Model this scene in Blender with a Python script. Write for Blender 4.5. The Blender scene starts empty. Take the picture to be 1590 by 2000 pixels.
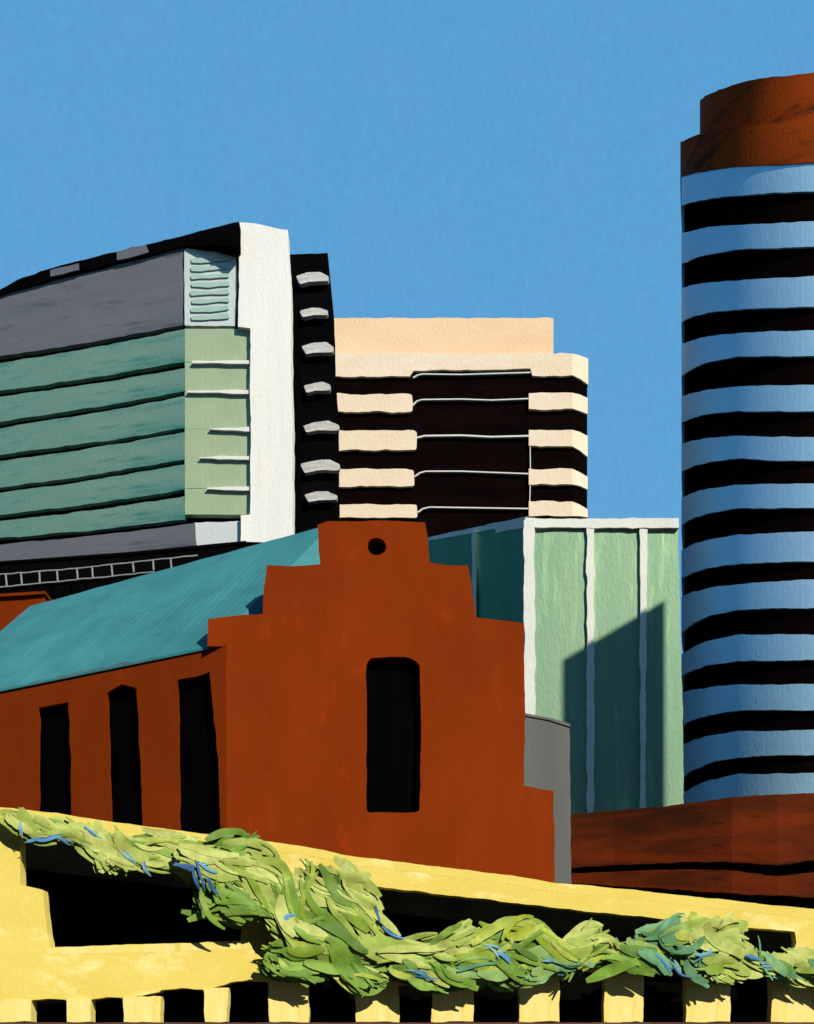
import bpy, math, random
from mathutils import Vector, noise
from mathutils.geometry import tessellate_polygon
random.seed(7)
F = 2600.0; CX = 795.0; HY = 2080.0; EYE = 1.6      # measured perspective of the view
scene = bpy.context.scene
C = scene.collection

# ------------------------------------------------------------------ helpers
GAIN = .69
def lin(c):
    return tuple(GAIN*((v/255)/12.92 if v/255 <= .04045 else ((v/255+.055)/1.055)**2.4) for v in c)

def paint(name, c1, c2, scale=1.0, stretch=(1,1,1), rough=.75, bump=.25, amount=.5, c3=None, c3_at=.68, grain=40.0, spec=.25, low=.35, high=.65):
    """matt wall paint with brushed streaks: c1 base, c2 streak tone, c3 rare patches"""
    m = bpy.data.materials.new(name); m.use_nodes = True
    nt = m.node_tree; N = nt.nodes; L = nt.links
    b = N['Principled BSDF']; b.inputs['Roughness'].default_value = rough
    b.inputs['Specular IOR Level'].default_value = spec
    tc = N.new('ShaderNodeTexCoord')
    mp = N.new('ShaderNodeMapping'); mp.inputs['Scale'].default_value = tuple(s*scale for s in stretch)
    L.new(tc.outputs['Object'], mp.inputs['Vector'])
    n1 = N.new('ShaderNodeTexNoise'); n1.inputs['Scale'].default_value = 1.0
    n1.inputs['Detail'].default_value = 6; n1.inputs['Roughness'].default_value = .62; n1.inputs['Distortion'].default_value = .4
    L.new(mp.outputs[0], n1.inputs['Vector'])
    r = N.new('ShaderNodeMapRange'); r.inputs['From Min'].default_value = low; r.inputs['From Max'].default_value = high
    r.inputs['To Min'].default_value = 0; r.inputs['To Max'].default_value = amount
    L.new(n1.outputs['Fac'], r.inputs['Value'])
    mx = N.new('ShaderNodeMixRGB'); mx.inputs[1].default_value = (*lin(c1), 1); mx.inputs[2].default_value = (*lin(c2), 1)
    L.new(r.outputs[0], mx.inputs[0]); out = mx.outputs[0]
    if c3:
        n3 = N.new('ShaderNodeTexNoise'); n3.inputs['Scale'].default_value = 2.3; n3.inputs['Detail'].default_value = 8
        n3.inputs['Roughness'].default_value = .7
        L.new(mp.outputs[0], n3.inputs['Vector'])
        r3 = N.new('ShaderNodeMapRange'); r3.inputs['From Min'].default_value = c3_at-.08; r3.inputs['From Max'].default_value = c3_at+.05
        L.new(n3.outputs['Fac'], r3.inputs['Value'])
        m3 = N.new('ShaderNodeMixRGB'); m3.inputs[2].default_value = (*lin(c3), 1)
        L.new(r3.outputs[0], m3.inputs[0]); L.new(out, m3.inputs[1]); out = m3.outputs[0]
    L.new(out, b.inputs['Base Color'])
    # fine woven render grain
    ng = N.new('ShaderNodeTexNoise'); ng.inputs['Scale'].default_value = grain; ng.inputs['Detail'].default_value = 3
    mg = N.new('ShaderNodeMapping'); mg.inputs['Scale'].default_value = (1, 1, .45)
    L.new(tc.outputs['Object'], mg.inputs['Vector']); L.new(mg.outputs[0], ng.inputs['Vector'])
    ad = N.new('ShaderNodeMath'); ad.operation = 'ADD'
    sm = N.new('ShaderNodeMath'); sm.operation = 'MULTIPLY'; sm.inputs[1].default_value = .35
    L.new(n1.outputs['Fac'], sm.inputs[0]); L.new(sm.outputs[0], ad.inputs[0]); L.new(ng.outputs['Fac'], ad.inputs[1])
    bp = N.new('ShaderNodeBump'); bp.inputs['Strength'].default_value = bump*.42; bp.inputs['Distance'].default_value = 1.2/grain
    L.new(ad.outputs[0], bp.inputs['Height']); L.new(bp.outputs[0], b.inputs['Normal'])
    return m

def P(px, py, d):
    return Vector(((px-CX)/F*d, d, EYE+(HY-py)/F*d))

class Pl:
    """vertical plane through two bearings with their distances"""
    def __init__(s, pa, da, pb, db):
        a = Vector(((pa-CX)/F*da, da)); b = Vector(((pb-CX)/F*db, db))
        t = (b-a).normalized(); s.n = Vector((t.y, -t.x)); s.a = a
        if s.n.y > 0: s.n = -s.n
    def d(s, px, off=0):
        u = Vector(((px-CX)/F, 1.0))
        return (s.n.dot(s.a)+off)/s.n.dot(u)
    def at(s, px, py, off=0):
        return P(px, py, s.d(px, off))

WS = [0]
def wob(poly, amp=1.2, step=11, closed=True):
    """hand-cut outline: split the edges and let them waver slightly"""
    WS[0] += 1; k = WS[0]*13.7
    out = []; n = len(poly)
    rng = range(n) if closed else range(n-1)
    for i in rng:
        x0, y0 = poly[i]; x1, y1 = poly[(i+1) % n]
        L = math.hypot(x1-x0, y1-y0)
        if L < 1e-6: continue
        m = max(1, int(L/step)); nx, ny = (y1-y0)/L, -(x1-x0)/L
        for j in range(m):
            t = j/m; x = x0+(x1-x0)*t; y = y0+(y1-y0)*t
            w = noise.noise(Vector((x*.03+k, y*.03, k)))*1.6 + noise.noise(Vector((x*.12, y*.12+k, k)))*.9
            out.append((x+nx*w*amp, y+ny*w*amp))
    if not closed: out.append(poly[-1])
    return out

def rounded(poly, r, seg=3):
    out = []; n = len(poly)
    for i in range(n):
        p0 = Vector(poly[i-1]); p = Vector(poly[i]); p1 = Vector(poly[(i+1) % n])
        a = (p0-p); b = (p1-p); ra = min(r, a.length*.45, b.length*.45)
        A = p+a.normalized()*ra; B = p+b.normalized()*ra
        for j in range(seg+1):
            t = j/seg; q = A*(1-t)**2+p*2*t*(1-t)+B*t*t
            out.append((q.x, q.y))
    return out

def props(o, label=None, cat=None, group=None, kind=None):
    if label: o['label'] = label
    if cat: o['category'] = cat
    if group: o['group'] = group
    if kind: o['kind'] = kind
    return o

def thing(name, label, cat, base, group=None):
    o = bpy.data.objects.new(name, None); C.objects.link(o)
    o.location = base; o.empty_display_size = .5
    return props(o, label, cat, group)

def origin(o):
    v = Vector((0, 0, 0))
    while o is not None: v += o.location; o = o.parent
    return v

def mesh(name, verts, faces, mat, parent=None, label=None):
    off = origin(parent)
    me = bpy.data.meshes.new(name)
    ctr = Vector((0, 0, 0))
    if parent is not None and verts:
        zmin = min(v[2] for v in verts)
        ctr = Vector((sum(v[0] for v in verts)/len(verts), sum(v[1] for v in verts)/len(verts), zmin))
        loc = ctr-off
    else:
        loc = Vector((0, 0, 0)); ctr = Vector((0, 0, 0))
    me.from_pydata([tuple(Vector(v)-ctr) for v in verts], [], faces)
    me.validate(); me.update()
    import bmesh
    bm = bmesh.new(); bm.from_mesh(me); bmesh.ops.recalc_face_normals(bm, faces=bm.faces); bm.to_mesh(me); bm.free()
    me.materials.append(mat)
    o = bpy.data.objects.new(name, me); C.objects.link(o)
    o.location = loc
    if parent is not None: o.parent = parent
    if label: o['label'] = label
    return o

def slab_geo(pl, poly, off, thick, holes=(), w=1.2, V=None, Fc=None):
    V = [] if V is None else V; Fc = [] if Fc is None else Fc
    loops = [wob(poly, w) if w else list(poly)] + [(wob(h, w) if w else list(h)) for h in holes]
    base = len(V); fr = []
    for lp in loops:
        fr.append([pl.at(x, y, off) for x, y in lp])
    tri = tessellate_polygon([[Vector((x, -y, 0)) for x, y in lp] for lp in loops])
    flat = [p for l in fr for p in l]; n = len(flat)
    V += flat; V += [p+Vector((0, thick, 0)) for p in flat]
    for t in tri:
        Fc.append([base+i for i in t]); Fc.append([base+n+i for i in reversed(t)])
    s = 0
    for l in fr:
        m = len(l)
        for i in range(m):
            j = (i+1) % m
            Fc.append([base+s+i, base+s+j, base+n+s+j, base+n+s+i])
        s += m
    return V, Fc

def slab(name, pl, poly, off, thick, mat, parent=None, holes=(), w=1.2, label=None):
    V, Fc = slab_geo(pl, poly, off, thick, holes, w)
    return mesh(name, V, Fc, mat, parent, label)

def strip(name, pts, thick, mat, parent=None, w=1.0, step=11, label=None):
    """band along a bent wall: pts = (px, depth, ytop, ybottom)"""
    WS[0] += 1; k = WS[0]*7.3
    q = []
    for i in range(len(pts)-1):
        a, b = pts[i], pts[i+1]; m = max(1, int(abs(b[0]-a[0])/step))
        for j in range(m): q.append(tuple(a[c]+(b[c]-a[c])*j/m for c in range(4)))
    q.append(pts[-1])
    V = []; Fc = []
    for (x, d, yt, yb) in q:
        wt = noise.noise(Vector((x*.04, k, 0)))*1.8*w + noise.noise(Vector((x*.15, k, 5)))*w
        wb = noise.noise(Vector((x*.04, k, 9)))*1.8*w + noise.noise(Vector((x*.15, k, 15)))*w
        t = P(x, yt+wt, d); b = P(x, yb+wb, d); e = Vector((0, thick, 0))
        V += [t, b, b+e, t+e]
    n = len(q)
    for i in range(n-1):
        a = i*4; c = a+4
        for u in range(4):
            v = (u+1) % 4; Fc.append([a+u, a+v, c+v, c+u])
    Fc.append([0, 1, 2, 3]); Fc.append([4*n-1, 4*n-2, 4*n-3, 4*n-4])
    return mesh(name, V, Fc, mat, parent, label)

def tube_geo(pts, r, V, Fc, seg=6):
    base = len(V)
    for i, p in enumerate(pts):
        p = Vector(p); a = Vector(pts[max(0, i-1)]); b = Vector(pts[min(len(pts)-1, i+1)])
        t = (b-a).normalized(); u = t.cross(Vector((0, 1, .01))).normalized(); v = t.cross(u)
        rr = r[i] if isinstance(r, (list, tuple)) else r
        for s in range(seg):
            g = 2*math.pi*s/seg; V.append(p+u*math.cos(g)*rr+v*math.sin(g)*rr)
    for i in range(len(pts)-1):
        for s in range(seg):
            q = (s+1) % seg
            Fc.append([base+i*seg+s, base+i*seg+q, base+(i+1)*seg+q, base+(i+1)*seg+s])
    Fc.append([base+s for s in range(seg)][::-1]); Fc.append([base+(len(pts)-1)*seg+s for s in range(seg)])

# ------------------------------------------------------------------ materials
H = (.25, .25, 3)        # strokes lying down
Vv = (3, 3, .25)         # strokes standing up
M = {}
M['brick'] = paint('burnt_orange_render', (137,52,8), (122,45,6), .5, (1.2,1.2,.5), .9, .22, .8, c3=(150,54,8), c3_at=.66, grain=14, spec=.04)
M['brick_shaded'] = paint('shaded_rust_render', (116,44,14), (66,30,13), .35, (.5,.5,2.6), .85, .3, 1.0, c3=(40,22,14), c3_at=.64, grain=12, spec=.04, low=.38, high=.6)  # wall's shade painted in as dark streaks over the rust base
M['crown'] = paint('rust_cladding', (160,64,8), (120,48,8), .16, (.5,.5,2.4), .8, .25, .9, c3=(60,26,14), c3_at=.62, grain=8, spec=.05)
M['teal'] = paint('teal_roof', (62,140,148), (46,116,124), .5, (.8,.8,.8), .8, .1, .9, c3=(36,92,100), c3_at=.70, grain=12)
M['black'] = paint('black_glass', (6,6,7), (14,12,14), .2, H, .9, .1, .8, spec=0, grain=8)
M['black_brown'] = paint('brown_black_glass', (9,6,6), (24,10,8), .3, (.5,.5,2), .9, .1, .6, spec=0, grain=8, c3=(10,18,34), c3_at=.68)
M['pane'] = paint('dark_window', (4,4,4), (9,8,10), .8, Vv, .9, .05, .8, spec=0)
M['grey'] = paint('slate_grey_cladding', (96,101,110), (112,116,122), .12, (.5,.5,4), .75, .25, .8, c3=(76,80,90), c3_at=.62, grain=6)
M['grey_mid'] = paint('mid_grey_panel', (112,114,122), (96,99,108), .1, H, .75, .2, .7, grain=6)
M['glass_green'] = paint('sea_green_glazing', (94,140,130), (120,154,140), .16, (.35,.35,3.2), .6, .3, .9, c3=(54,122,116), c3_at=.60, grain=6)
M['glass_pale'] = paint('pale_green_glazing', (158,176,142), (142,166,136), .3, (1,1,1.5), .6, .25, .8, c3=(196,196,120), c3_at=.70, grain=6)
M['louvre_frame'] = paint('pale_grey_louvre', (196,206,206), (180,196,194), .4, (1,1,1), .7, .25, .8, grain=7)
M['louvre_slat'] = paint('mint_louvre_slat', (150,180,174), (172,196,190), .5, (1,1,2), .7, .2, .8, grain=7)
M['white'] = paint('white_render', (236,235,230), (222,222,218), .3, Vv, .8, .35, .6, c3=(228,218,186), c3_at=.69, grain=7)
M['white_grey'] = paint('grey_white_render', (198,206,208), (184,194,196), .3, H, .8, .3, .6, grain=7)
M['white_line'] = paint('white_trim', (226,228,222), (206,210,204), .6, (1,1,1), .8, .3, .6, grain=9)
M['balcony'] = paint('white_balcony', (214,214,210), (160,162,162), 1.2, (.6,.6,4), .8, .6, .9, grain=5)
M['cream'] = paint('cream_render', (236,218,194), (228,206,178), .3, (.6,.6,1.6), .85, .4, .8, c3=(238,222,200), c3_at=.62, grain=5)
M['peach'] = paint('peach_render', (238,206,170), (230,192,152), .25, (.5,.5,1.6), .85, .4, .8, grain=5)
M['office_glass'] = paint('sage_curtain_wall', (136,164,136), (116,154,126), .3, (2.5,2.5,.25), .5, .2, .9, c3=(156,186,148), c3_at=.62, grain=9)
M['office_side'] = paint('bottle_green_curtain_wall', (66,150,112), (50,128,96), .35, (2.2,2.2,.3), .5, .2, .9, grain=9)
M['sky_blue'] = paint('sky_blue_spandrel', (188,228,252), (172,218,249), .2, (.4,.4,2.5), .7, .2, .8, c3=(196,232,252), c3_at=.66, grain=7)
M['annex'] = paint('plain_grey_render', (100,102,102), (86,88,90), .5, Vv, .85, .2, .8, grain=12)
M['yellow'] = paint('yellow_render', (222,204,104), (214,192,88), .8, (.7,.7,1.6), .85, .45, .9, c3=(240,222,150), c3_at=.62, grain=26)
M['yellow_pier'] = paint('yellow_pier_render', (224,204,104), (236,220,150), 1.6, (2.5,2.5,.3), .85, .45, .9, c3=(210,184,80), c3_at=.66, grain=26)
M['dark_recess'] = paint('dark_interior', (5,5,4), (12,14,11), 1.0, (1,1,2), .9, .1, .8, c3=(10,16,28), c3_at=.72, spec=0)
M['ledge'] = paint('brown_ledge', (92,62,48), (70,44,36), 1.2, H, .85, .3, .8, grain=25)
M['rail'] = paint('grey_steel_rail', (150,156,158), (110,116,118), .8, (1,1,1), .7, .2, .8)
M['ground'] = paint('asphalt', (62,62,62), (78,76,72), .4, (1,1,1), .95, .3, .8)
M['kerbstone'] = paint('paving', (130,126,118), (112,108,100), .8, (1,1,1), .95, .3, .8)
M['stem'] = paint('woody_stem', (92,80,48), (66,58,34), 3, (1,1,1), .9, .5, .9)

_b = M['sky_blue'].node_tree.nodes['Principled BSDF']; _b.inputs['Metallic'].default_value = .6; _b.inputs['Roughness'].default_value = .5
_b = M['office_glass'].node_tree.nodes['Principled BSDF']; _b.inputs['Metallic'].default_value = .6; _b.inputs['Roughness'].default_value = .62
def leaf_mat():
    m = bpy.data.materials.new('leaf_blades'); m.use_nodes = True
    nt = m.node_tree; b = nt.nodes['Principled BSDF']; b.inputs['Roughness'].default_value = .65
    b.inputs['Specular IOR Level'].default_value = .25
    a = nt.nodes.new('ShaderNodeAttribute'); a.attribute_name = 'Tint'
    tc = nt.nodes.new('ShaderNodeTexCoord')
    n = nt.nodes.new('ShaderNodeTexNoise'); n.inputs['Scale'].default_value = 9; n.inputs['Detail'].default_value = 4
    nt.links.new(tc.outputs['Object'], n.inputs['Vector'])
    r = nt.nodes.new('ShaderNodeMapRange'); r.inputs['From Min'].default_value = .3; r.inputs['From Max'].default_value = .7
    r.inputs['To Min'].default_value = .82; r.inputs['To Max'].default_value = 1.15
    nt.links.new(n.outputs['Fac'], r.inputs['Value'])
    mm = nt.nodes.new('ShaderNodeVectorMath'); mm.operation = 'SCALE'
    nt.links.new(a.outputs['Color'], mm.inputs[0]); nt.links.new(r.outputs[0], mm.inputs['Scale'])
    nt.links.new(mm.outputs[0], b.inputs['Base Color'])
    return m
M['leaf'] = leaf_mat()

# ------------------------------------------------------------------ ground
g = mesh('ground', [(-3000,-600,0),(3000,-600,0),(3000,4000,0),(-3000,4000,0)], [[0,1,2,3]], M['ground']); props(g, kind='structure')
g = mesh('pavement', [(-30,13,0),(40,13,0),(40,15,0),(-30,15,0),(-30,13,.14),(40,13,.14),(40,15,.14),(-30,15,.14)],
         [[0,1,5,4],[1,2,6,5],[2,3,7,6],[3,0,4,7],[4,5,6,7]], M['kerbstone']); props(g, kind='structure')

# ------------------------------------------------------------------ striped round tower
TD = 75.0; TX = (1622-CX)/F*TD
def tangentR(px):
    u = (px-CX)/F
    return abs(TX-u*TD)/math.sqrt(1+u*u)
R0 = tangentR(1331)
tow = thing('round_tower', 'tall round tower striped in black and sky blue with a rust brown stepped crown', 'tower', (TX, TD, 0))
fa = math.atan2(-TD, -TX)                           # bearing from tower axis back to the viewer
def zprof(R, prof):
    """height round the tower as a function of the angle away from the viewer, from (px, y) marks"""
    def yi(px):
        if px <= prof[0][0]: return prof[0][1]
        for (x0, y0), (x1, y1) in zip(prof, prof[1:]):
            if px <= x1:
                t = (px-x0)/(x1-x0); return y0+(y1-y0)*t
        return prof[-1][1]
    D = math.hypot(TX, TD); tang = math.acos(R/D)
    def z(phi):
        a = min(abs(phi), tang)
        if abs(phi) > tang:                         # far side, level with the front
            t = min(1, (abs(phi)-tang)/.35); return z(tang)*(1-t)+z(0)*t
        th = fa-a                                   # swing towards the left limb
        x = TX+R*math.cos(th); y = TD+R*math.sin(th)
        px = CX+F*x/y
        return EYE+(HY-yi(px))/F*y
    return z
def smoothprof(yl, ym, yr, pxl=1331):
    return [(pxl, yl), (pxl+22, yl+(ym-yl)*.38), (pxl+55, yl+(ym-yl)*.72), (1440, ym), (1500, ym+(yr-ym)*.5), (1590, yr), (1700, yr)]
def ring(name, Ro, Ri, top, bot, mat, parent, n=180, w=.05, label=None):
    zt = zprof(Ro, top) if not callable(top) else top
    zb = zprof(Ro, bot) if not callable(bot) else bot
    WS[0] += 1; k = WS[0]*3.1
    V = []; Fc = []
    for i in range(n):
        phi = 2*math.pi*i/n-math.pi; th = fa+phi
        wt = noise.noise(Vector((math.cos(th)*4, math.sin(th)*4, k)))*w + noise.noise(Vector((math.cos(th)*16, math.sin(th)*16, k)))*w*.8
        wb = noise.noise(Vector((math.cos(th)*4, math.sin(th)*4, k+50)))*w + noise.noise(Vector((math.cos(th)*16, math.sin(th)*16, k+50)))*w*.8
        c, s = math.cos(th), math.sin(th); a, b = zt(phi)+wt, zb(phi)+wb
        V += [(TX+Ro*c, TD+Ro*s, a), (TX+Ro*c, TD+Ro*s, b), (TX+Ri*c, TD+Ri*s, b), (TX+Ri*c, TD+Ri*s, a)]
    for i in range(n):
        a = i*4; c = ((i+1) % n)*4
        for u in range(4):
            v = (u+1) % 4; Fc.append([a+u, a+v, c+v, c+u])
    return mesh(name, V, Fc, mat, parent, label)
def disc(name, R, z, th_, mat, parent, n=96):
    V = []; Fc = []
    for zz in (z-th_, z):
        for i in range(n):
            a = 2*math.pi*i/n; V.append((TX+R*math.cos(a), TD+R*math.sin(a), zz))
    Fc.append(list(range(n))[::-1]); Fc.append(list(range(n, 2*n)))
    for i in range(n): Fc.append([i, (i+1) % n, n+(i+1) % n, n+i])
    return mesh(name, V, Fc, mat, parent)
BB = [(402,382,374,456,439,432),(516,488,482,562,548,540),(628,605,599,673,650,645),(734,696,695,776,754,751),
      (824,802,803,868,851,854),(920,896,901,972,947,945),(1024,992,992,1075,1044,1038),(1129,1101,1096,1166,1141,1131),
      (1236,1190,1187,1278,1240,1240),(1320,1291,1289,1354,1337,1336),(1417,1388,1387,1457,1429,1426),(1519,1479,1475,1552,1512,1510)]
zlow = zprof(R0, smoothprof(276,252,231)); zc = zlow(0)
V = []; Fc = []; n = 96
for zz in (0, 1):
    for i in range(n):
        a = 2*math.pi*i/n; ph = (a-fa+math.pi) % (2*math.pi)-math.pi
        V.append((TX+(R0-.16)*math.cos(a), TD+(R0-.16)*math.sin(a), zz and zlow(ph)-1.0))
for i in range(n): Fc.append([i, (i+1) % n, n+(i+1) % n, n+i])
Fc.append(list(range(n, 2*n)))
mesh('window_wall', V, Fc, M['black_brown'], tow)
prev = (345, 326, 317)
for b in BB:
    ring('blue_band', R0, R0-.5, smoothprof(*prev), smoothprof(b[0], b[1], b[2]), M['sky_blue'], tow)
    prev = (b[3], b[4], b[5])
ring('blue_band', R0, R0-.5, smoothprof(*prev), smoothprof(1660,1640,1640), M['sky_blue'], tow)
cr = ring('crown', R0+.06, R0-.9, smoothprof(276,252,231), smoothprof(346,326,317), M['crown'], tow)
R1 = tangentR(1367)
zl = zprof(R1, [(1367,270),(1440,245),(1590,225)])
zu = zprof(R1, [(1367,196),(1380,186),(1404,175),(1440,164),(1500,151),(1590,142),(1700,141)])
ring('upper_crown', R1, R1-.6, zu, lambda p: zc-.6, M['crown'], tow)
disc('roof_deck', R0-.5, zc-.3, .3, M['crown'], tow)
disc('roof_deck', R1-.3, zu(0)-.5, .3, M['crown'], tow)

# ------------------------------------------------------------------ low curved rust building under the tower
pod = thing('curved_building', 'low dark rust building with curved wall and black groove below the round tower', 'building', P(1400, 2000, 48).xy.to_3d())
path = [(1112,46.5),(1200,46.0),(1335,45.0),(1430,44.3),(1520,43.9),(1590,43.8),(1720,44.2),(1900,45.4)]
tops = [1591,1584,1571,1557,1552,1549,1551,1560]
g0 = [1694,1690,1684,1684,1690,1680,1672,1672]
g1 = [1706,1702,1697,1700,1712,1704,1690,1690]
bt = [1724,1730,1738,1745,1749,1753,1757,1760]
strip('core', [(x, d+.35, t+6, 2100) for (x, d), t in zip(path, tops)], .3, M['black'], pod, 0)  # black strip showing below the lower wall is a painted shadow line
strip('rear_block', [(1160,46.9,1602,2055),(1342,45.5,1590,2055),(1520,44.5,1568,2055),(1900,46,1576,2055)], 9, M['brick_shaded'], pod, 0)
strip('upper_wall', [(x, d, t, a) for (x, d), t, a in zip(path, tops, g0)], .6, M['brick_shaded'], pod, 1.2)
strip('lower_wall', [(x, d, t, a) for (x, d), t, a in zip(path, g1, bt)], .6, M['brick_shaded'], pod, 1.2)

# ------------------------------------------------------------------ green glazed office
off_ = thing('glass_office', 'boxy green glazed office with white corner post and coping beside the round tower', 'office building', P(1030, 2000, 55).xy.to_3d())
fr = Pl(1030, 55, 1330, 55.2); sd = Pl(845, 60, 1030, 55)
slab('front_glazing', fr, [(1034,1020),(1324,1020),(1328,1200),(1334,1400),(1336,1650),(1034,1650)], 0, .4, M['office_glass'], off_)
slab('side_glazing', sd, [(700,1080),(836,1056),(1034,1020),(1034,1650),(700,1650)], 0, .4, M['office_side'], off_, w=.3)
slab('rear_wall', Pl(1030,60.4,1330,60.5), [(1025,1190),(1300,1190),(1300,1900),(1025,1900)], 0, .3, M['office_side'], off_, w=0)
strip('core', [(1040,55.6,1100,2050),(1320,55.8,1100,2050)], 4.5, M['office_side'], off_, 0)
strip('coping', [(828,60.6,1051,1066),(845,60,1047,1062),(1032,54.8,1008,1029)], .5, M['white_line'], off_, 1.3)
strip('coping', [(1026,54.8,1011,1030),(1100,54.9,1014,1030),(1326,55.0,1011,1031)], .5, M['white_line'], off_, 1.3)
slab('corner_post', fr, [(1023,1016),(1044,1016),(1046,1560),(1025,1560)], .22, .35, M['white_line'], off_, w=1.6)
slab('mullion', fr, [(1145,1028),(1161,1028),(1161,1250),(1160,1610),(1147,1610),(1147,1250)], .14, .3, M['white_line'], off_, w=1.6)
slab('mullion', fr, [(1250,1028),(1265,1028),(1262,1250),(1261,1610),(1251,1610),(1251,1250)], .14, .3, M['white_line'], off_, w=1.5)
slab('mullion', sd, [(922,1040),(929,1040),(932,1260),(925,1260)], .12, .3, M['white_line'], off_, w=.9)

# ------------------------------------------------------------------ cream tower
cr_ = thing('cream_tower', 'cream banded high-rise with black window strips, chamfered corner and a peach rooftop storey', 'tower', P(900, 2000, 125).xy.to_3d())
fp = Pl(650, 120, 1120, 120)
strip('core', [(647,120.3,700,2055),(1120,120.3,700,2055),(1147,122.3,712,2055)], 14, M['black_brown'], cr_, 0)
strip('rooftop_storey', [(650,121,621,694),(1081,121,621,694)], 10, M['peach'], cr_, 1.2)
def cband(*p, **k): return strip('parapet_band', [q for q in p], .36, M['cream'], cr_, 1.3, **k)
strip('top_band', [(648,120,692,735),(800,120,691,735),(808,120,691,724),(1036,120,691,720),(1040,120,690,733),(1118,120,690,734),(1134,120.9,694,740),(1149,122,701,751)], 8, M['cream'], cr_, 1.2)
for yt, yb, xa, xb in ((769,804,646,806),(841,879,648,814),(916,950,654,810),(985,1011,653,816)):
    slab('parapet_band', fp, rounded([(xa,yt),(xb,yt),(xb,yb),(xa,yb)], 6), .05, .33, M['cream'], cr_, w=1.6)
for a, b, c, d_ in ((767,799,777,809),(840,871,851,893),(916,946,932,957),(979,1008,994,1010)):
    cband((1033,119.95,a,b),(1118,119.95,a,b),(1132,120.8,(a*.6+c*.4)-1,(b*.6+d_*.4)-1),(1148,121.9,c,d_))
def railing_line(pts, r=.09):
    V = []; Fc = []; tube_geo([P(x, y, 120.05) for x, y in pts], r, V, Fc); return mesh('balcony_rail', V, Fc, M['white_line'], cr_)
railing_line([(807,738),(816,733),(826,731),(900,732),(1036,728)])
railing_line([(806,792),(814,784),(824,781),(900,780),(960,782),(1036,779)])
railing_line([(812,856),(830,852),(900,851),(960,854),(1036,852)], .12)
railing_line([(810,931),(820,924),(832,921),(900,921),(1036,926)])
railing_line([(816,1001),(826,994),(840,991),(900,992),(1034,994)])
railing_line([(1035,850),(1036,930),(1034,1000)], .05)

# ------------------------------------------------------------------ black tower with white balconies
bt_ = thing('balcony_tower', 'slim black tower with a column of white balconies beside the white fin', 'tower', P(610, 2000, 106).xy.to_3d())
bp_ = Pl(568, 105, 655, 105)
slab('tower_wall', bp_, [(560,497),(640,494),(643,565),(645,650),(650,700),(652,900),(655,1200),(655,2050),(560,2050)], 0, 9, M['black'], bt_, w=.9)
for i, (x0, y0, x1, y1) in enumerate([(578,531,643,555),(585,601,642,620),(589,668,652,693),(592,746,645,767),(589,823,662,846),(586,898,664,924),(594,960,660,982)]):
    h = y1-y0; k = random.uniform(.3, .5)
    poly = rounded([(x0,y0+h*.3),(x0+(x1-x0)*.35,y0+h*.05),(x0+(x1-x0)*.75,y0),(x1,y0+h*k),(x1-1,y0+h*.75),(x0+(x1-x0)*.4,y0+h*.8),(x0+(x1-x0)*.12,y1)], 4)
    slab('balcony', bp_, poly, .6, .55, M['balcony'], bt_, w=1.5)

# ------------------------------------------------------------------ green banded tower
gt = thing('banded_tower', 'green glazed tower with slate grey upper cladding, dark roof edge and tall white end fin', 'tower', P(200, 2000, 95).xy.to_3d())
A = Pl(0, 94, 361, 90); B = Pl(361, 90, 570, 90)
def lr(xl, yl, xr, yr, x): return yl+(yr-yl)*(x-xl)/(xr-xl)
def band(yl0, yr0, yl1, yr1, xr=361, xl=-160):
    n = 9; top = []; bot = []
    for i in range(n+1):
        t = i/n; x = xl+(xr-xl)*t; s = x/361.0
        sag = 5*math.sin(max(0, min(1, s))*math.pi)
        top.append((x, lr(0, yl0, 361, yr0, x)+sag*.6)); bot.append((x, lr(0, yl1, 361, yr1, x)+sag*.6))
    return top+bot[::-1]
strip('core', [(-160,96.4,618,2050),(0,94.6,578,2050),(361,90.6,492,2050),(470,90.6,470,2050),(556,90.6,470,2050)], 14, M['black'], gt, 0)
slab('upper_cladding', A, band(571,483,695,634,358), .1, .5, M['grey'], gt)
for q in ((709,643,763,706),(774,719,823,763),(836,773,888,835),(900,844,952,897),(962,907,1005,956),(1018,969,1050,1014)):
    slab('glazing_band', A, band(*q), .1, .5, M['glass_green'], gt)
slab('base_cladding', A, band(1063,1024,1104,1072,381), .1, .5, M['grey'], gt)
prevy = 642
for y in (707, 765, 838, 894, 954, 1005):
    slab('corner_glazing', B, [(361,prevy),(490,prevy),(490,y-.2),(361,y-.2)], .1, .6, M['glass_pale'], gt, w=.4)
    prevy = y+.2
for x0, y in ((376,707),(366,765),(408,838),(390,894),(404,954)):
    slab('floor_edge', B, rounded([(x0,y-1.5),(440,y-3.5),(492,y-3.5),(492,y+4),(440,y+3),(x0,y+1)], 1), .35, .3, M['white_line'], gt, w=1.0)
lv = slab('louvre_panel', B, rounded([(360,486),(400,480),(461,480),(462,560),(460,637),(360,636)], 3), .14, .5, M['louvre_frame'], gt)
for i in range(8):
    y = 504+i*16
    slab('slat', B, rounded([(372,y),(410,y-1),(446,y-3),(448,y+5),(410,y+8),(373,y+9)], 3), .24, .15, M['louvre_slat'], lv, w=1.6)
slab('base_panel', B, [(380,1021),(472,1017),(472,1066),(440,1070),(383,1066)], .12, .5, M['white_grey'], gt)
slab('end_fin', B, [(467,435),(500,436),(562,449),(567,560),(570,760),(573,1080),(470,1080),(470,1006),(489,1005),(489,642),(466,638)], .5, 1.6, M['white'], gt)
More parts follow.
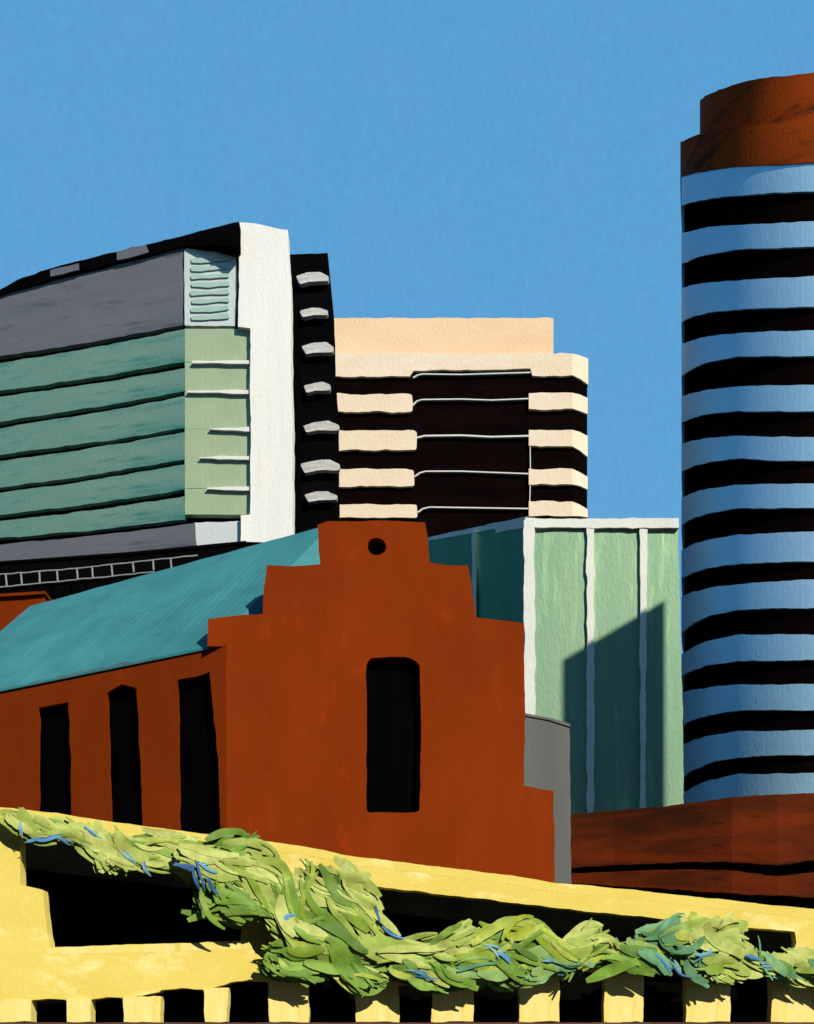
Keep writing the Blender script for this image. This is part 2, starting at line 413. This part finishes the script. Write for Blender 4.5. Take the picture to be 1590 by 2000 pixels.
cp = slab('roof_edge', A, [(-160,604),(0,566),(35,546),(100,522),(200,498),(300,474),(400,449),(466,433),(467,482),(420,478),(358,481),(300,496),(150,532),(0,574),(-160,612)], .3, 9, M['black'], gt)
slab('edge_panel', A, [(98,527),(154,514),(154,527),(98,540)], .42, .3, M['grey'], cp)
slab('edge_panel', A, [(228,491),(286,478),(291,492),(228,508)], .42, .3, M['grey'], cp)

# ------------------------------------------------------------------ dark terrace block and its railing
tb = thing('terrace_block', 'low black flat-roofed block under the green tower, behind the teal roof', 'building', P(200, 2000, 70).xy.to_3d())
strip('wall', [(-160,69,1112,2050),(0,69,1098,2050),(250,69,1080,2050),(480,69,1058,2050),(540,69,1060,2050)], 6, M['black'], tb, 0)
strip('wall_cap', [(-160,68.9,1110,1114),(0,68.9,1096,1100),(250,68.9,1078,1083),(480,68.9,1056,1061)], 6.2, M['black'], tb, 0)
rl = thing('railing', 'thin grey railing with short posts along the black block below the green tower', 'railing', P(200, 1140, 68.2))
rt = lambda x: 1122-x*.0905+2*math.sin(x*.012)
rb = lambda x: 1147-x*.098
for f_, xe in ((rt, 396), (rb, 312)):
    V = []; Fc = []; tube_geo([P(x, f_(x)+random.uniform(-.8,.8), 68.4) for x in range(-160, xe+1, 14)], .045, V, Fc); mesh('rail', V, Fc, M['rail'], rl)
for x in (-120,-88,-56,-24,11,40,76,111,149,180,218,259,299,333):
    V = []; Fc = []; tube_geo([P(x+random.uniform(-1,1), rt(x)-1, 68.4), P(x+random.uniform(1,3), rb(x)-(0 if x < 230 else 4), 68.4)], .05, V, Fc); mesh('post', V, Fc, M['rail'], rl)

# ------------------------------------------------------------------ small rust building behind the hip of the teal roof
sb = thing('brick_building', 'small rust brown flat-topped building behind the far left end of the teal roof', 'building', P(20, 2000, 57).xy.to_3d())
strip('wall', [(-160,57,1164,2050),(0,56,1161,2050),(86,55.5,1156,2050)], 5, M['brick'], sb, 1)
strip('parapet', [(-160,56.85,1162,1168),(0,55.85,1159,1165),(88,55.35,1154,1160)], 5.2, M['brick'], sb, 1)

# ------------------------------------------------------------------ stepped gable hall
ha = thing('gabled_hall', 'burnt orange hall with stepped gable, teal roof and tall narrow black windows', 'hall', P(600, 2000, 38).xy.to_3d())
G = Pl(405, 35, 1085, 35.9); W = Pl(445, 35.0, 0, 37.4)
gw = rounded([(715,1300),(722,1284),(800,1283),(820,1296),(822,1400),(820,1587),(716,1587)], 9)
gv = [(736+18*math.cos(a*math.pi/7), 1067+17*math.sin(a*math.pi/7)) for a in range(14)]
slab('gable_wall', G, [(440,2050),(440,1262),(406,1262),(406,1209),(460,1203),(513,1199),(516,1150),(521,1103),(575,1106),(626,1102),(622,1060),(620,1026),(640,1019),(730,1016),(831,1020),(836,1060),(840,1098),(875,1105),(914,1104),(922,1150),(930,1205),(975,1212),(1023,1217),(1024,1300),(1025,1396),(1023,1534),(1050,1541),(1081,1545),(1083,1640),(1083,2050)],
     0, .5, M['brick'], ha, holes=[gw, gv], w=1.2)
def window(pl, poly, off, name='window'):
    o = slab(name, pl, [(x+(2 if x > sum(p[0] for p in poly)/len(poly) else -2)*1.5, y) for x, y in poly], off, .06, M['pane'], ha, w=0)
    return o
def grown(poly, k):
    cx = sum(p[0] for p in poly)/len(poly); cy = sum(p[1] for p in poly)/len(poly)
    return [(cx+(x-cx)*k, cy+(y-cy)*(1+(k-1)*.4)) for x, y in poly]
slab('window', G, grown(gw, 1.12), -.28, .08, M['pane'], ha, w=0)
slab('round_vent', G, grown(gv, 1.3), -.28, .08, M['pane'], ha, w=0)
# a thin dark frame inside the tall window opening
w1 = [(76,1383),(105,1376),(134,1371),(138,1500),(141,1660),(76,1660),(74,1500)]
w2 = rounded([(210,1352),(236,1336),(266,1343),(272,1450),(281,1660),(217,1660),(212,1450)], 5)
w3 = [(347,1328),(380,1322),(410,1312),(418,1400),(426,1480),(432,1660),(350,1660),(349,1500)]
eave = [(-174,1381),(0,1345),(200,1303),(410,1262),(442,1257)]
slab('side_wall', W, eave+[(442,2050),(-174,2050)], 0, .45, M['brick'], ha, holes=[w1, w2, w3], w=1.1)
for w_ in (w1, w2, w3):
    slab('window', W, grown(w_, 1.25), -.2, .08, M['pane'], ha, w=0)
# roof: near slope, far slope, hip
E1 = W.at(412, 1262.5, .04); E2 = W.at(-174, 1382, .05); E1.y += 0
R_1 = P(650, 1019.5, 37.6); R_1.z -= .05; R_2 = P(58, 1184, 44.6)
E4 = P(1010, 1290, 36.8); E3 = E4+(E2-E1)*.95+Vector((0, 3.5, 0))
E1g = P(470, 1262, 35.9)
n = 40; V = []; Fc = []
for i in range(n+1):
    t = i/n
    jz = noise.noise(Vector((t*14, 3, 1)))*.025
    a = E1.lerp(E2, t); b = R_1.lerp(R_2, t); V += [a+Vector((0,0,noise.noise(Vector((t*20,1,1)))*.03)), b+Vector((0,0,jz)), a+Vector((0,0,-.06))]
for i in range(n):
    a = i*3; Fc += [[a, a+1, a+4, a+3], [a, a+3, a+5, a+2]]
k = len(V); V += [R_1, R_2, E3, E4, E2, E1]
Fc += [[k, k+1, k+2, k+3], [k+1, k+4, k+2], [k, k+3, k+5], [k+2, k+4, k+5, k+3]]
mesh('roof', V, Fc, M['teal'], ha)
rear = [E4+Vector((-.3,0,-.1)), E3+Vector((0,0,-.1)), E2+Vector((.2,.4,-.15))]
V = []; 
for p in rear: V += [p, Vector((p.x, p.y, 0))]
mesh('rear_wall', V, [[0,1,3,2],[2,3,5,4]], M['brick'], ha)

# ------------------------------------------------------------------ grey annex
an = thing('grey_annex', 'narrow plain grey block squeezed between the gabled hall and the green office', 'building', P(1070, 2000, 38).xy.to_3d())
slab('wall', Pl(1000, 37, 1115, 37.5), [(1000,1391),(1027,1395),(1075,1404),(1113,1416),(1113,1500),(1116,1730),(1116,2050),(1000,2050)], 0, 5, M['annex'], an, w=.9)
slab('roof_trim', Pl(1000, 37, 1115, 37.5), [(1000,1388),(1027,1393),(1075,1402),(1114,1414),(1114,1419),(1075,1407),(1027,1398),(1000,1393)], .04, 5.1, M['annex'], an, w=.4)

# ------------------------------------------------------------------ yellow wall
yw = thing('yellow_wall', 'long yellow wall with a sloping top, wide dark openings and a row of piers', 'wall', P(700, 2000, 18).xy.to_3d())
Y = Pl(0, 16, 1590, 21)
topl = [(-120,1560),(0,1579),(110,1590),(216,1607),(300,1618),(432,1635),(520,1645),(600,1657),(700,1676),(790,1687),(900,1700),(1000,1712),(1085,1727),(1180,1734),(1323,1750),(1450,1763),(1590,1778),(1720,1790),(2300,1850)]
oL = [(38,1640),(60,1632),(200,1640),(480,1690),(470,1838),(300,1843),(180,1848),(98,1851),(90,1800),(83,1738),(60,1733),(40,1728)]
oR = [(690,1726),(800,1739),(1000,1763),(1134,1779),(1250,1790),(1400,1806),(1552,1820),(1556,1840),(1548,1862),(1400,1868),(1150,1858),(760,1850)]
gaps = [(60,131,1955),(176,241,1951),(312,398,1934),(445,524,1919),(600,696,1907),(778,846,1922),(925,1016,1907),(1092,1182,1900),(1258,1341,1894),(1428,1509,1898)]
# upper wall is one face pierced by the two wide openings and notched by the pier gaps
outer = list(topl)+[(2300,1888)]
for a, b, t in reversed(gaps):
    outer += [(b+1, t+1), (b-5, t-2), ((a+b)/2, t-4), (a+4, t), (a-1, t+3)]
outer += [(-120,1958)]
slab('wall_face', Y, outer, 0, .24, M['yellow'], yw, holes=[oL, oR], w=1.3)
xs = [(-120,60)]+[(gaps[i][1], gaps[i+1][0]) for i in range(len(gaps)-1)]+[(1509,2300)]
ts = [1958]+[max(gaps[i][2], gaps[i+1][2]) for i in range(len(gaps)-1)]+[1899]
for (a, b), t in zip(xs, ts):
    slab('pier', Y, [(a-1,t-5),(b+1,t-5),(b+random.uniform(-3,3),1996),(a+random.uniform(-3,3),1996)], .012, .25, M['yellow_pier'], yw, w=1.6)
slab('coping', Y, [(x, y-2) for x, y in topl]+[(x, y+11+x*.004) for x, y in reversed(topl)], .0015, .4, M['yellow'], yw, w=.9)
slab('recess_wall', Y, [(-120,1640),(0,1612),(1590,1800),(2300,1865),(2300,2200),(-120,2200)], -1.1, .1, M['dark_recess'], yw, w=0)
slab('sill', Y, [(88,1850),(180,1848),(480,1839),(545,1842),(545,1852),(300,1860),(92,1864)], .0015, .2, M['yellow_pier'], yw, w=1.0)
slab('ledge', Y, [(-120,1997),(2300,1997),(2300,2040),(-120,2040)], .25, 1.4, M['ledge'], yw, w=.5)
slab('plinth', Y, [(-120,2040),(2300,2040),(2300,2420),(-120,2420)], .1, 1.2, M['ledge'], yw, w=0)

# ------------------------------------------------------------------ creepers
PAL = {'sage': [(172,184,96),(164,178,90),(180,190,106),(154,172,80),(144,166,68)],
       'lime': [(150,166,44),(136,158,40),(162,176,70),(120,148,40)],
       'green': [(108,146,44),(96,132,40),(120,154,56),(86,122,38)],
       'teal': [(92,146,104),(110,158,110),(84,132,92),(130,164,90)],
       'blue': [(84,146,196),(56,98,150),(110,158,176)]}
def plant(name, label, clumps, accents, stem, group='creepers spilling over the yellow wall'):
    cx = sum(c[0] for c in clumps)/len(clumps)
    root = thing(name, label, 'creeper', Vector((P(cx, 2000, Y.d(cx)).x, Y.d(cx)-.5, 0)), group)
    V = []; Fc = []; col = []; todo = []; layer = [0]
    def height(x, z):
        return .125+.06*noise.noise(Vector((x*1.7, 3.1, z*2.6)))+.035*noise.noise(Vector((x*5, 9.1, z*6)))
    def blade(p, ang, L, wd, c, curl, free=0):
        # long soft leaf lying over the layer below and following the lie of the plant
        base = len(V); m = 9; layer[0] += 1; up = layer[0]*.00022+free
        d = Vector((math.cos(ang), math.sin(ang))); q = Vector((p.x, p.z)); rows = []
        for i in range(m+1):
            t = i/m; a = ang+curl*(t-.5)+1.1*noise.noise(Vector((q.x*1.5, 5, q.y*1.9)))
            d = Vector((math.cos(a), math.sin(a))); sd_ = Vector((-d.y, d.x))
            ww = wd*.5*(math.sin(math.pi*(.06+t*.88))**.6)*(1+.25*noise.noise(Vector((t*4, layer[0]*.7, 0))))
            for k_ in (1, .45, -.45, -1):
                w2 = q+sd_*ww*k_
                px_ = CX+F*w2.x/p.y
                dd = Y.d(px_)
                for _ in range(2): px_ = CX+F*w2.x/dd; dd = Y.d(px_)
                V.append(Vector((w2.x, dd, w2.y))+Y.n.to_3d()*(height(w2.x, w2.y)+up+(0 if abs(k_) > .9 else .0015)))
            q = q+d*(L/m)
        for i in range(m):
            for k_ in range(3):
                b = base+i*4+k_; Fc.append([b, b+1, b+5, b+4]); col.append(c)
    for (px, py, rx, ry, ang, pal) in clumps:
        rx *= .92; ry *= .92
        d0 = Y.d(px)-.02; k = d0/F
        c = P(px, py, d0); a, b, e = rx*k, ry*k, .05
        base = len(V); nu, nv = 14, 9; seed = random.random()*50
        for j in range(nv+1):
            th = math.pi*j/nv
            for i in range(nu):
                ph = 2*math.pi*i/nu
                v = Vector((math.sin(th)*math.cos(ph), math.sin(th)*math.sin(ph), math.cos(th)))
                f = .84+.28*noise.noise(v*2.2+Vector((seed, 0, 0)))
                V.append(c+Vector((v.x*a*f, v.y*e*f*.8, v.z*b*f)))
        cc = [random.choice(PAL[pal]) for _ in range(3)]
        for j in range(nv):
            for i in range(nu):
                i2 = (i+1) % nu
                Fc.append([base+j*nu+i, base+j*nu+i2, base+(j+1)*nu+i2, base+(j+1)*nu+i]); col.append(cc[(j//3) % 3])
        nb = int(26+rx*ry/34)
        for _ in range(nb):
            while True:
                u, w_ = random.uniform(-1, 1), random.uniform(-1, 1)
                if u*u+w_*w_ < 1: break
            L = random.uniform(.6, 1.6)*1.0*(rx+ry)*k; wd = random.choice([random.uniform(6, 14), random.uniform(14, 30)])*k*(.6+.4*min(1, ry/30))
            an_ = math.radians(ang)+random.gauss(0, .22)
            d = Vector((math.cos(an_), 0, math.sin(an_)))
            p = P(px+u*rx*.8, py-w_*ry*.8, d0)-d*L*.5
            pp = pal if random.random() < .84 else random.choice(['sage', 'green', 'lime'])
            todo.append((p, an_, L, wd, random.choice(PAL[pp]), random.uniform(-1.1, 1.1)))
    random.shuffle(todo)
    for t_ in todo: blade(*t_)
    for (px, py, ang, Lp) in accents:
        for _ in range(2):
            d0 = Y.d(px); k = d0/F
            an_ = math.radians(ang)+random.gauss(0, .15); L = Lp*k*random.uniform(.5, 1.1)
            p = P(px+random.uniform(-5,5), py+random.uniform(-4,4), d0)-Vector((math.cos(an_),0,math.sin(an_)))*L*.5
            blade(p, an_, L, random.uniform(3, 7)*k, random.choice(PAL['blue']), random.uniform(-.6,.6))
    o = mesh('foliage', V, Fc, M['leaf'], root)
    at = o.data.color_attributes.new('Tint', 'FLOAT_COLOR', 'CORNER')
    # colours follow the original face order, kept by from_pydata
    for pf, c in zip(o.data.polygons, col):
        l = lin(c)
        for li in pf.loop_indices: at.data[li].color = (*l, 1)
    for pf in o.data.polygons: pf.use_smooth = True
    V = []; Fc = []
    tube_geo([P(x, y, Y.d(x)-.04) for x, y in stem], [.05*(1-.6*i/len(stem)) for i in range(len(stem))], V, Fc)
    mesh('stem', V, Fc, M['stem'], root)
    return root
plant('creeper', 'pale green creeper trailing along the wall top over the left dark opening',
      [(52,1608,34,16,-25,'sage'),(95,1622,50,15,-12,'sage'),(150,1630,55,18,-10,'sage'),(205,1648,46,24,-25,'sage'),(202,1672,20,20,-80,'sage'),(255,1652,50,20,-12,'sage'),(310,1668,52,24,-20,'sage'),(350,1688,44,22,-30,'sage')],
      [(60,1648,20,40),(85,1645,0,50),(112,1650,-25,40),(250,1676,-30,40),(278,1702,-60,40),(40,1625,-60,36),(180,1618,0,40)],
      [(60,1620),(150,1640),(250,1660),(350,1700)])
plant('creeper', 'dense light green creeper hanging in the middle of the yellow wall',
      [(436,1668,42,16,0,'green'),(395,1700,48,30,-25,'sage'),(460,1695,50,32,-20,'sage'),(420,1765,36,34,-60,'green'),(455,1790,56,30,-15,'green'),(520,1710,50,24,-18,'sage'),
       (500,1745,48,44,-55,'sage'),(585,1730,54,28,-20,'sage'),(560,1765,46,36,-40,'green'),(648,1738,40,30,-35,'sage'),(620,1770,50,42,-60,'green'),(560,1815,50,32,-40,'sage'),
       (660,1790,46,42,-60,'sage'),(700,1815,52,30,-30,'sage'),(620,1835,60,34,-40,'green'),(570,1870,50,26,-5,'green'),(540,1890,30,18,0,'green'),(650,1875,60,28,-20,'green'),(690,1905,42,24,-30,'green'),
       (730,1860,50,24,-10,'sage'),(600,1858,38,12,-5,'sage')],
      [(372,1722,-60,60),(345,1705,-25,50),(395,1735,-70,50),(385,1700,-10,40),(545,1796,5,24),(722,1795,-55,46),(752,1824,-25,50)],
      [(640,1930),(630,1880),(600,1820),(560,1760),(480,1700),(420,1680)])
plant('creeper', 'long bushy creeper spread above the piers on the right side of the yellow wall',
      [(800,1868,56,26,5,'sage'),(850,1893,56,24,-10,'green'),(790,1905,40,22,-10,'green'),(870,1855,50,24,15,'sage'),(930,1858,50,24,25,'lime'),(985,1840,50,20,0,'lime'),(990,1870,56,32,-10,'green'),
       (905,1880,40,22,30,'teal'),(1050,1856,46,22,-15,'lime'),(1060,1885,50,28,-15,'teal'),(1110,1856,54,20,10,'sage'),(1130,1878,56,24,15,'green'),(1175,1856,54,18,0,'sage'),(1200,1868,50,22,-5,'green'),
       (1025,1908,34,12,0,'teal'),(1250,1862,46,26,-30,'teal'),(1300,1850,44,28,0,'teal'),(1330,1828,38,22,30,'sage'),(1385,1828,40,20,10,'sage'),(1375,1855,54,28,-20,'sage'),(1345,1895,32,24,-50,'teal'),(1380,1905,36,24,-20,'sage'),
       (1430,1870,52,26,-15,'sage'),(1480,1885,50,22,-15,'teal'),(1540,1882,52,20,-8,'sage'),(1590,1895,50,20,-8,'teal'),(1660,1900,50,20,-8,'teal')],
      [(805,1902,5,56),(790,1898,20,40),(935,1860,-20,50),(960,1868,-20,40),(1040,1880,0,20),(1268,1876,-25,60),(1300,1888,-15,60),(1340,1876,0,50),(1432,1874,0,36),(1575,1912,-10,40),(1460,1890,-15,40)],
      [(800,1880),(950,1870),(1100,1875),(1300,1870),(1450,1880),(1600,1890)])

# ------------------------------------------------------------------ sun, shadow-casting neighbour
AZ = math.radians(52); EL = math.radians(36)
S = Vector((math.cos(AZ)*math.cos(EL), -math.sin(AZ)*math.cos(EL), math.sin(EL)))
p1 = fr.at(1098, 1289); p2 = fr.at(1299, 1172)
t1 = 30.0; q1 = p1+S*t1; t2 = (q1.z-p2.z)/S.z; q2 = p2+S*t2
sh = Vector((S.x, S.y, 0)).normalized()*9
nb = thing('neighbour_block', 'grey office block outside the view whose shadow falls on the green office', 'building', Vector(((q1.x+q2.x)/2, (q1.y+q2.y)/2, 0)))
V = []
for p in (q1, q2, q2+sh, q1+sh): V += [Vector((p.x, p.y, 0)), Vector((p.x, p.y, q1.z))]
mesh('wall', V, [[0,2,3,1],[2,4,5,3],[4,6,7,5],[6,0,1,7],[1,3,5,7]], M['annex'], nb)
for i in range(9):
    V = []; Fc = []; z = 3+i*4.2
    if z+2 > q1.z-1: break
    a = q1.lerp(q2, .1); b = q1.lerp(q2, .9); nn = (q2-q1).cross(Vector((0,0,1))).normalized()
    if nn.dot(sh) > 0: nn = -nn
    k = len(V)
    for p in (a, b):
        for zz in (z, z+2): V += [Vector((p.x, p.y, zz))+nn*.05, Vector((p.x, p.y, zz))-nn*.1]
    Fc += [[k, k+4, k+6, k+2], [k+1, k+5, k+7, k+3], [k, k+4, k+5, k+1], [k+2, k+6, k+7, k+3]]
    mesh('window_strip', V, Fc, M['pane'], nb)

ob = thing('sky_blocker', 'long dark block added unseen behind the viewer to cut sky light on the facades', 'building', Vector((-20, -34, 0)))  # invented mass: lowers ambient light on facades, darkens office reflections
def boxg(x0, x1, y0, y1, z0, z1):
    return [(x,y,z) for z in (z0,z1) for x,y in ((x0,y0),(x1,y0),(x1,y1),(x0,y1))], [[0,1,2,3],[4,5,6,7],[0,1,5,4],[1,2,6,5],[2,3,7,6],[3,0,4,7]]
mesh('wall', *boxg(-90, 60, -42, -30, 0, 39), M['annex'], ob)
mesh('roof', *boxg(-90.5, 60.5, -42.5, -29.5, 39, 39.6), M['ground'], ob)

sun = bpy.data.lights.new('sun', 'SUN'); sun.energy = 5.0; sun.angle = math.radians(.5); sun.color = (1, .92, .76)
so = bpy.data.objects.new('sun', sun); C.objects.link(so)
so.rotation_euler = S.to_track_quat('Z', 'Y').to_euler()
so.location = (30, -20, 60)

w = bpy.data.worlds.new('World'); scene.world = w; w.use_nodes = True
nt = w.node_tree; bg = nt.nodes['Background']; bg.inputs['Strength'].default_value = .1
sky = nt.nodes.new('ShaderNodeTexSky'); sky.sky_type = 'NISHITA'; sky.sun_disc = False
sky.sun_elevation = EL; sky.sun_rotation = math.atan2(S.x, S.y)
sky.air_density = 1; sky.dust_density = 0; sky.ozone_density = 3
tc = nt.nodes.new('ShaderNodeTexCoord')
mp = nt.nodes.new('ShaderNodeMapping'); mp.inputs['Scale'].default_value = (26, 26, 9)
nz = nt.nodes.new('ShaderNodeTexNoise'); nz.inputs['Scale'].default_value = 1; nz.inputs['Detail'].default_value = 7; nz.inputs['Roughness'].default_value = .68
nt.links.new(tc.outputs['Generated'], mp.inputs['Vector']); nt.links.new(mp.outputs[0], nz.inputs['Vector'])
rp = nt.nodes.new('ShaderNodeValToRGB')
SK = lin((88,166,219)); SK2 = lin((91,167,219))
rp.color_ramp.elements[0].position = .35; rp.color_ramp.elements[1].position = .65
rp.color_ramp.elements[0].color = (*SK, 1); rp.color_ramp.elements[1].color = (*SK2, 1)
nt.links.new(nz.outputs['Fac'], rp.inputs[0])
sc = nt.nodes.new('ShaderNodeVectorMath'); sc.operation = 'SCALE'; sc.inputs['Scale'].default_value = 10.0
mp2 = nt.nodes.new('ShaderNodeMapping'); mp2.inputs['Scale'].default_value = (330, 330, 70)
nz2 = nt.nodes.new('ShaderNodeTexNoise'); nz2.inputs['Scale'].default_value = 1; nz2.inputs['Detail'].default_value = 2
nt.links.new(tc.outputs['Generated'], mp2.inputs['Vector']); nt.links.new(mp2.outputs[0], nz2.inputs['Vector'])
mr2 = nt.nodes.new('ShaderNodeMapRange'); mr2.inputs['From Min'].default_value = .25; mr2.inputs['From Max'].default_value = .75
mr2.inputs['To Min'].default_value = .95; mr2.inputs['To Max'].default_value = 1.05
nt.links.new(nz2.outputs['Fac'], mr2.inputs['Value'])
sc2 = nt.nodes.new('ShaderNodeVectorMath'); sc2.operation = 'SCALE'
nt.links.new(rp.outputs[0], sc2.inputs[0]); nt.links.new(mr2.outputs[0], sc2.inputs['Scale'])
nt.links.new(sc2.outputs[0], sc.inputs[0])
mx = nt.nodes.new('ShaderNodeMixRGB'); mx.inputs[0].default_value = .8
nt.links.new(sky.outputs[0], mx.inputs[1]); nt.links.new(sc.outputs[0], mx.inputs[2])
sx = nt.nodes.new('ShaderNodeSeparateXYZ'); nt.links.new(tc.outputs['Generated'], sx.inputs[0])
zr = nt.nodes.new('ShaderNodeMapRange'); zr.inputs['From Min'].default_value = .64; zr.inputs['From Max'].default_value = .9
zr.inputs['To Min'].default_value = 1; zr.inputs['To Max'].default_value = .4
nt.links.new(sx.outputs['Z'], zr.inputs['Value'])
zs = nt.nodes.new('ShaderNodeVectorMath'); zs.operation = 'SCALE'
nt.links.new(mx.outputs[0], zs.inputs[0]); nt.links.new(zr.outputs[0], zs.inputs['Scale'])
nt.links.new(zs.outputs[0], bg.inputs['Color'])

# ------------------------------------------------------------------ camera
cam = bpy.data.cameras.new('camera'); co = bpy.data.objects.new('camera', cam); C.objects.link(co)
co.location = (0, 0, EYE); co.rotation_euler = (math.radians(90), 0, 0)
cam.sensor_fit = 'HORIZONTAL'; cam.sensor_width = 36; cam.lens = F/1590*36
cam.shift_y = (HY-1000)/1590; cam.clip_start = .1; cam.clip_end = 6000
scene.camera = co
scene.render.resolution_x = 814; scene.render.resolution_y = 1024
scene.view_settings.view_transform = 'Standard'; scene.view_settings.look = 'None'
scene.view_settings.exposure = .55; scene.view_settings.gamma = 1
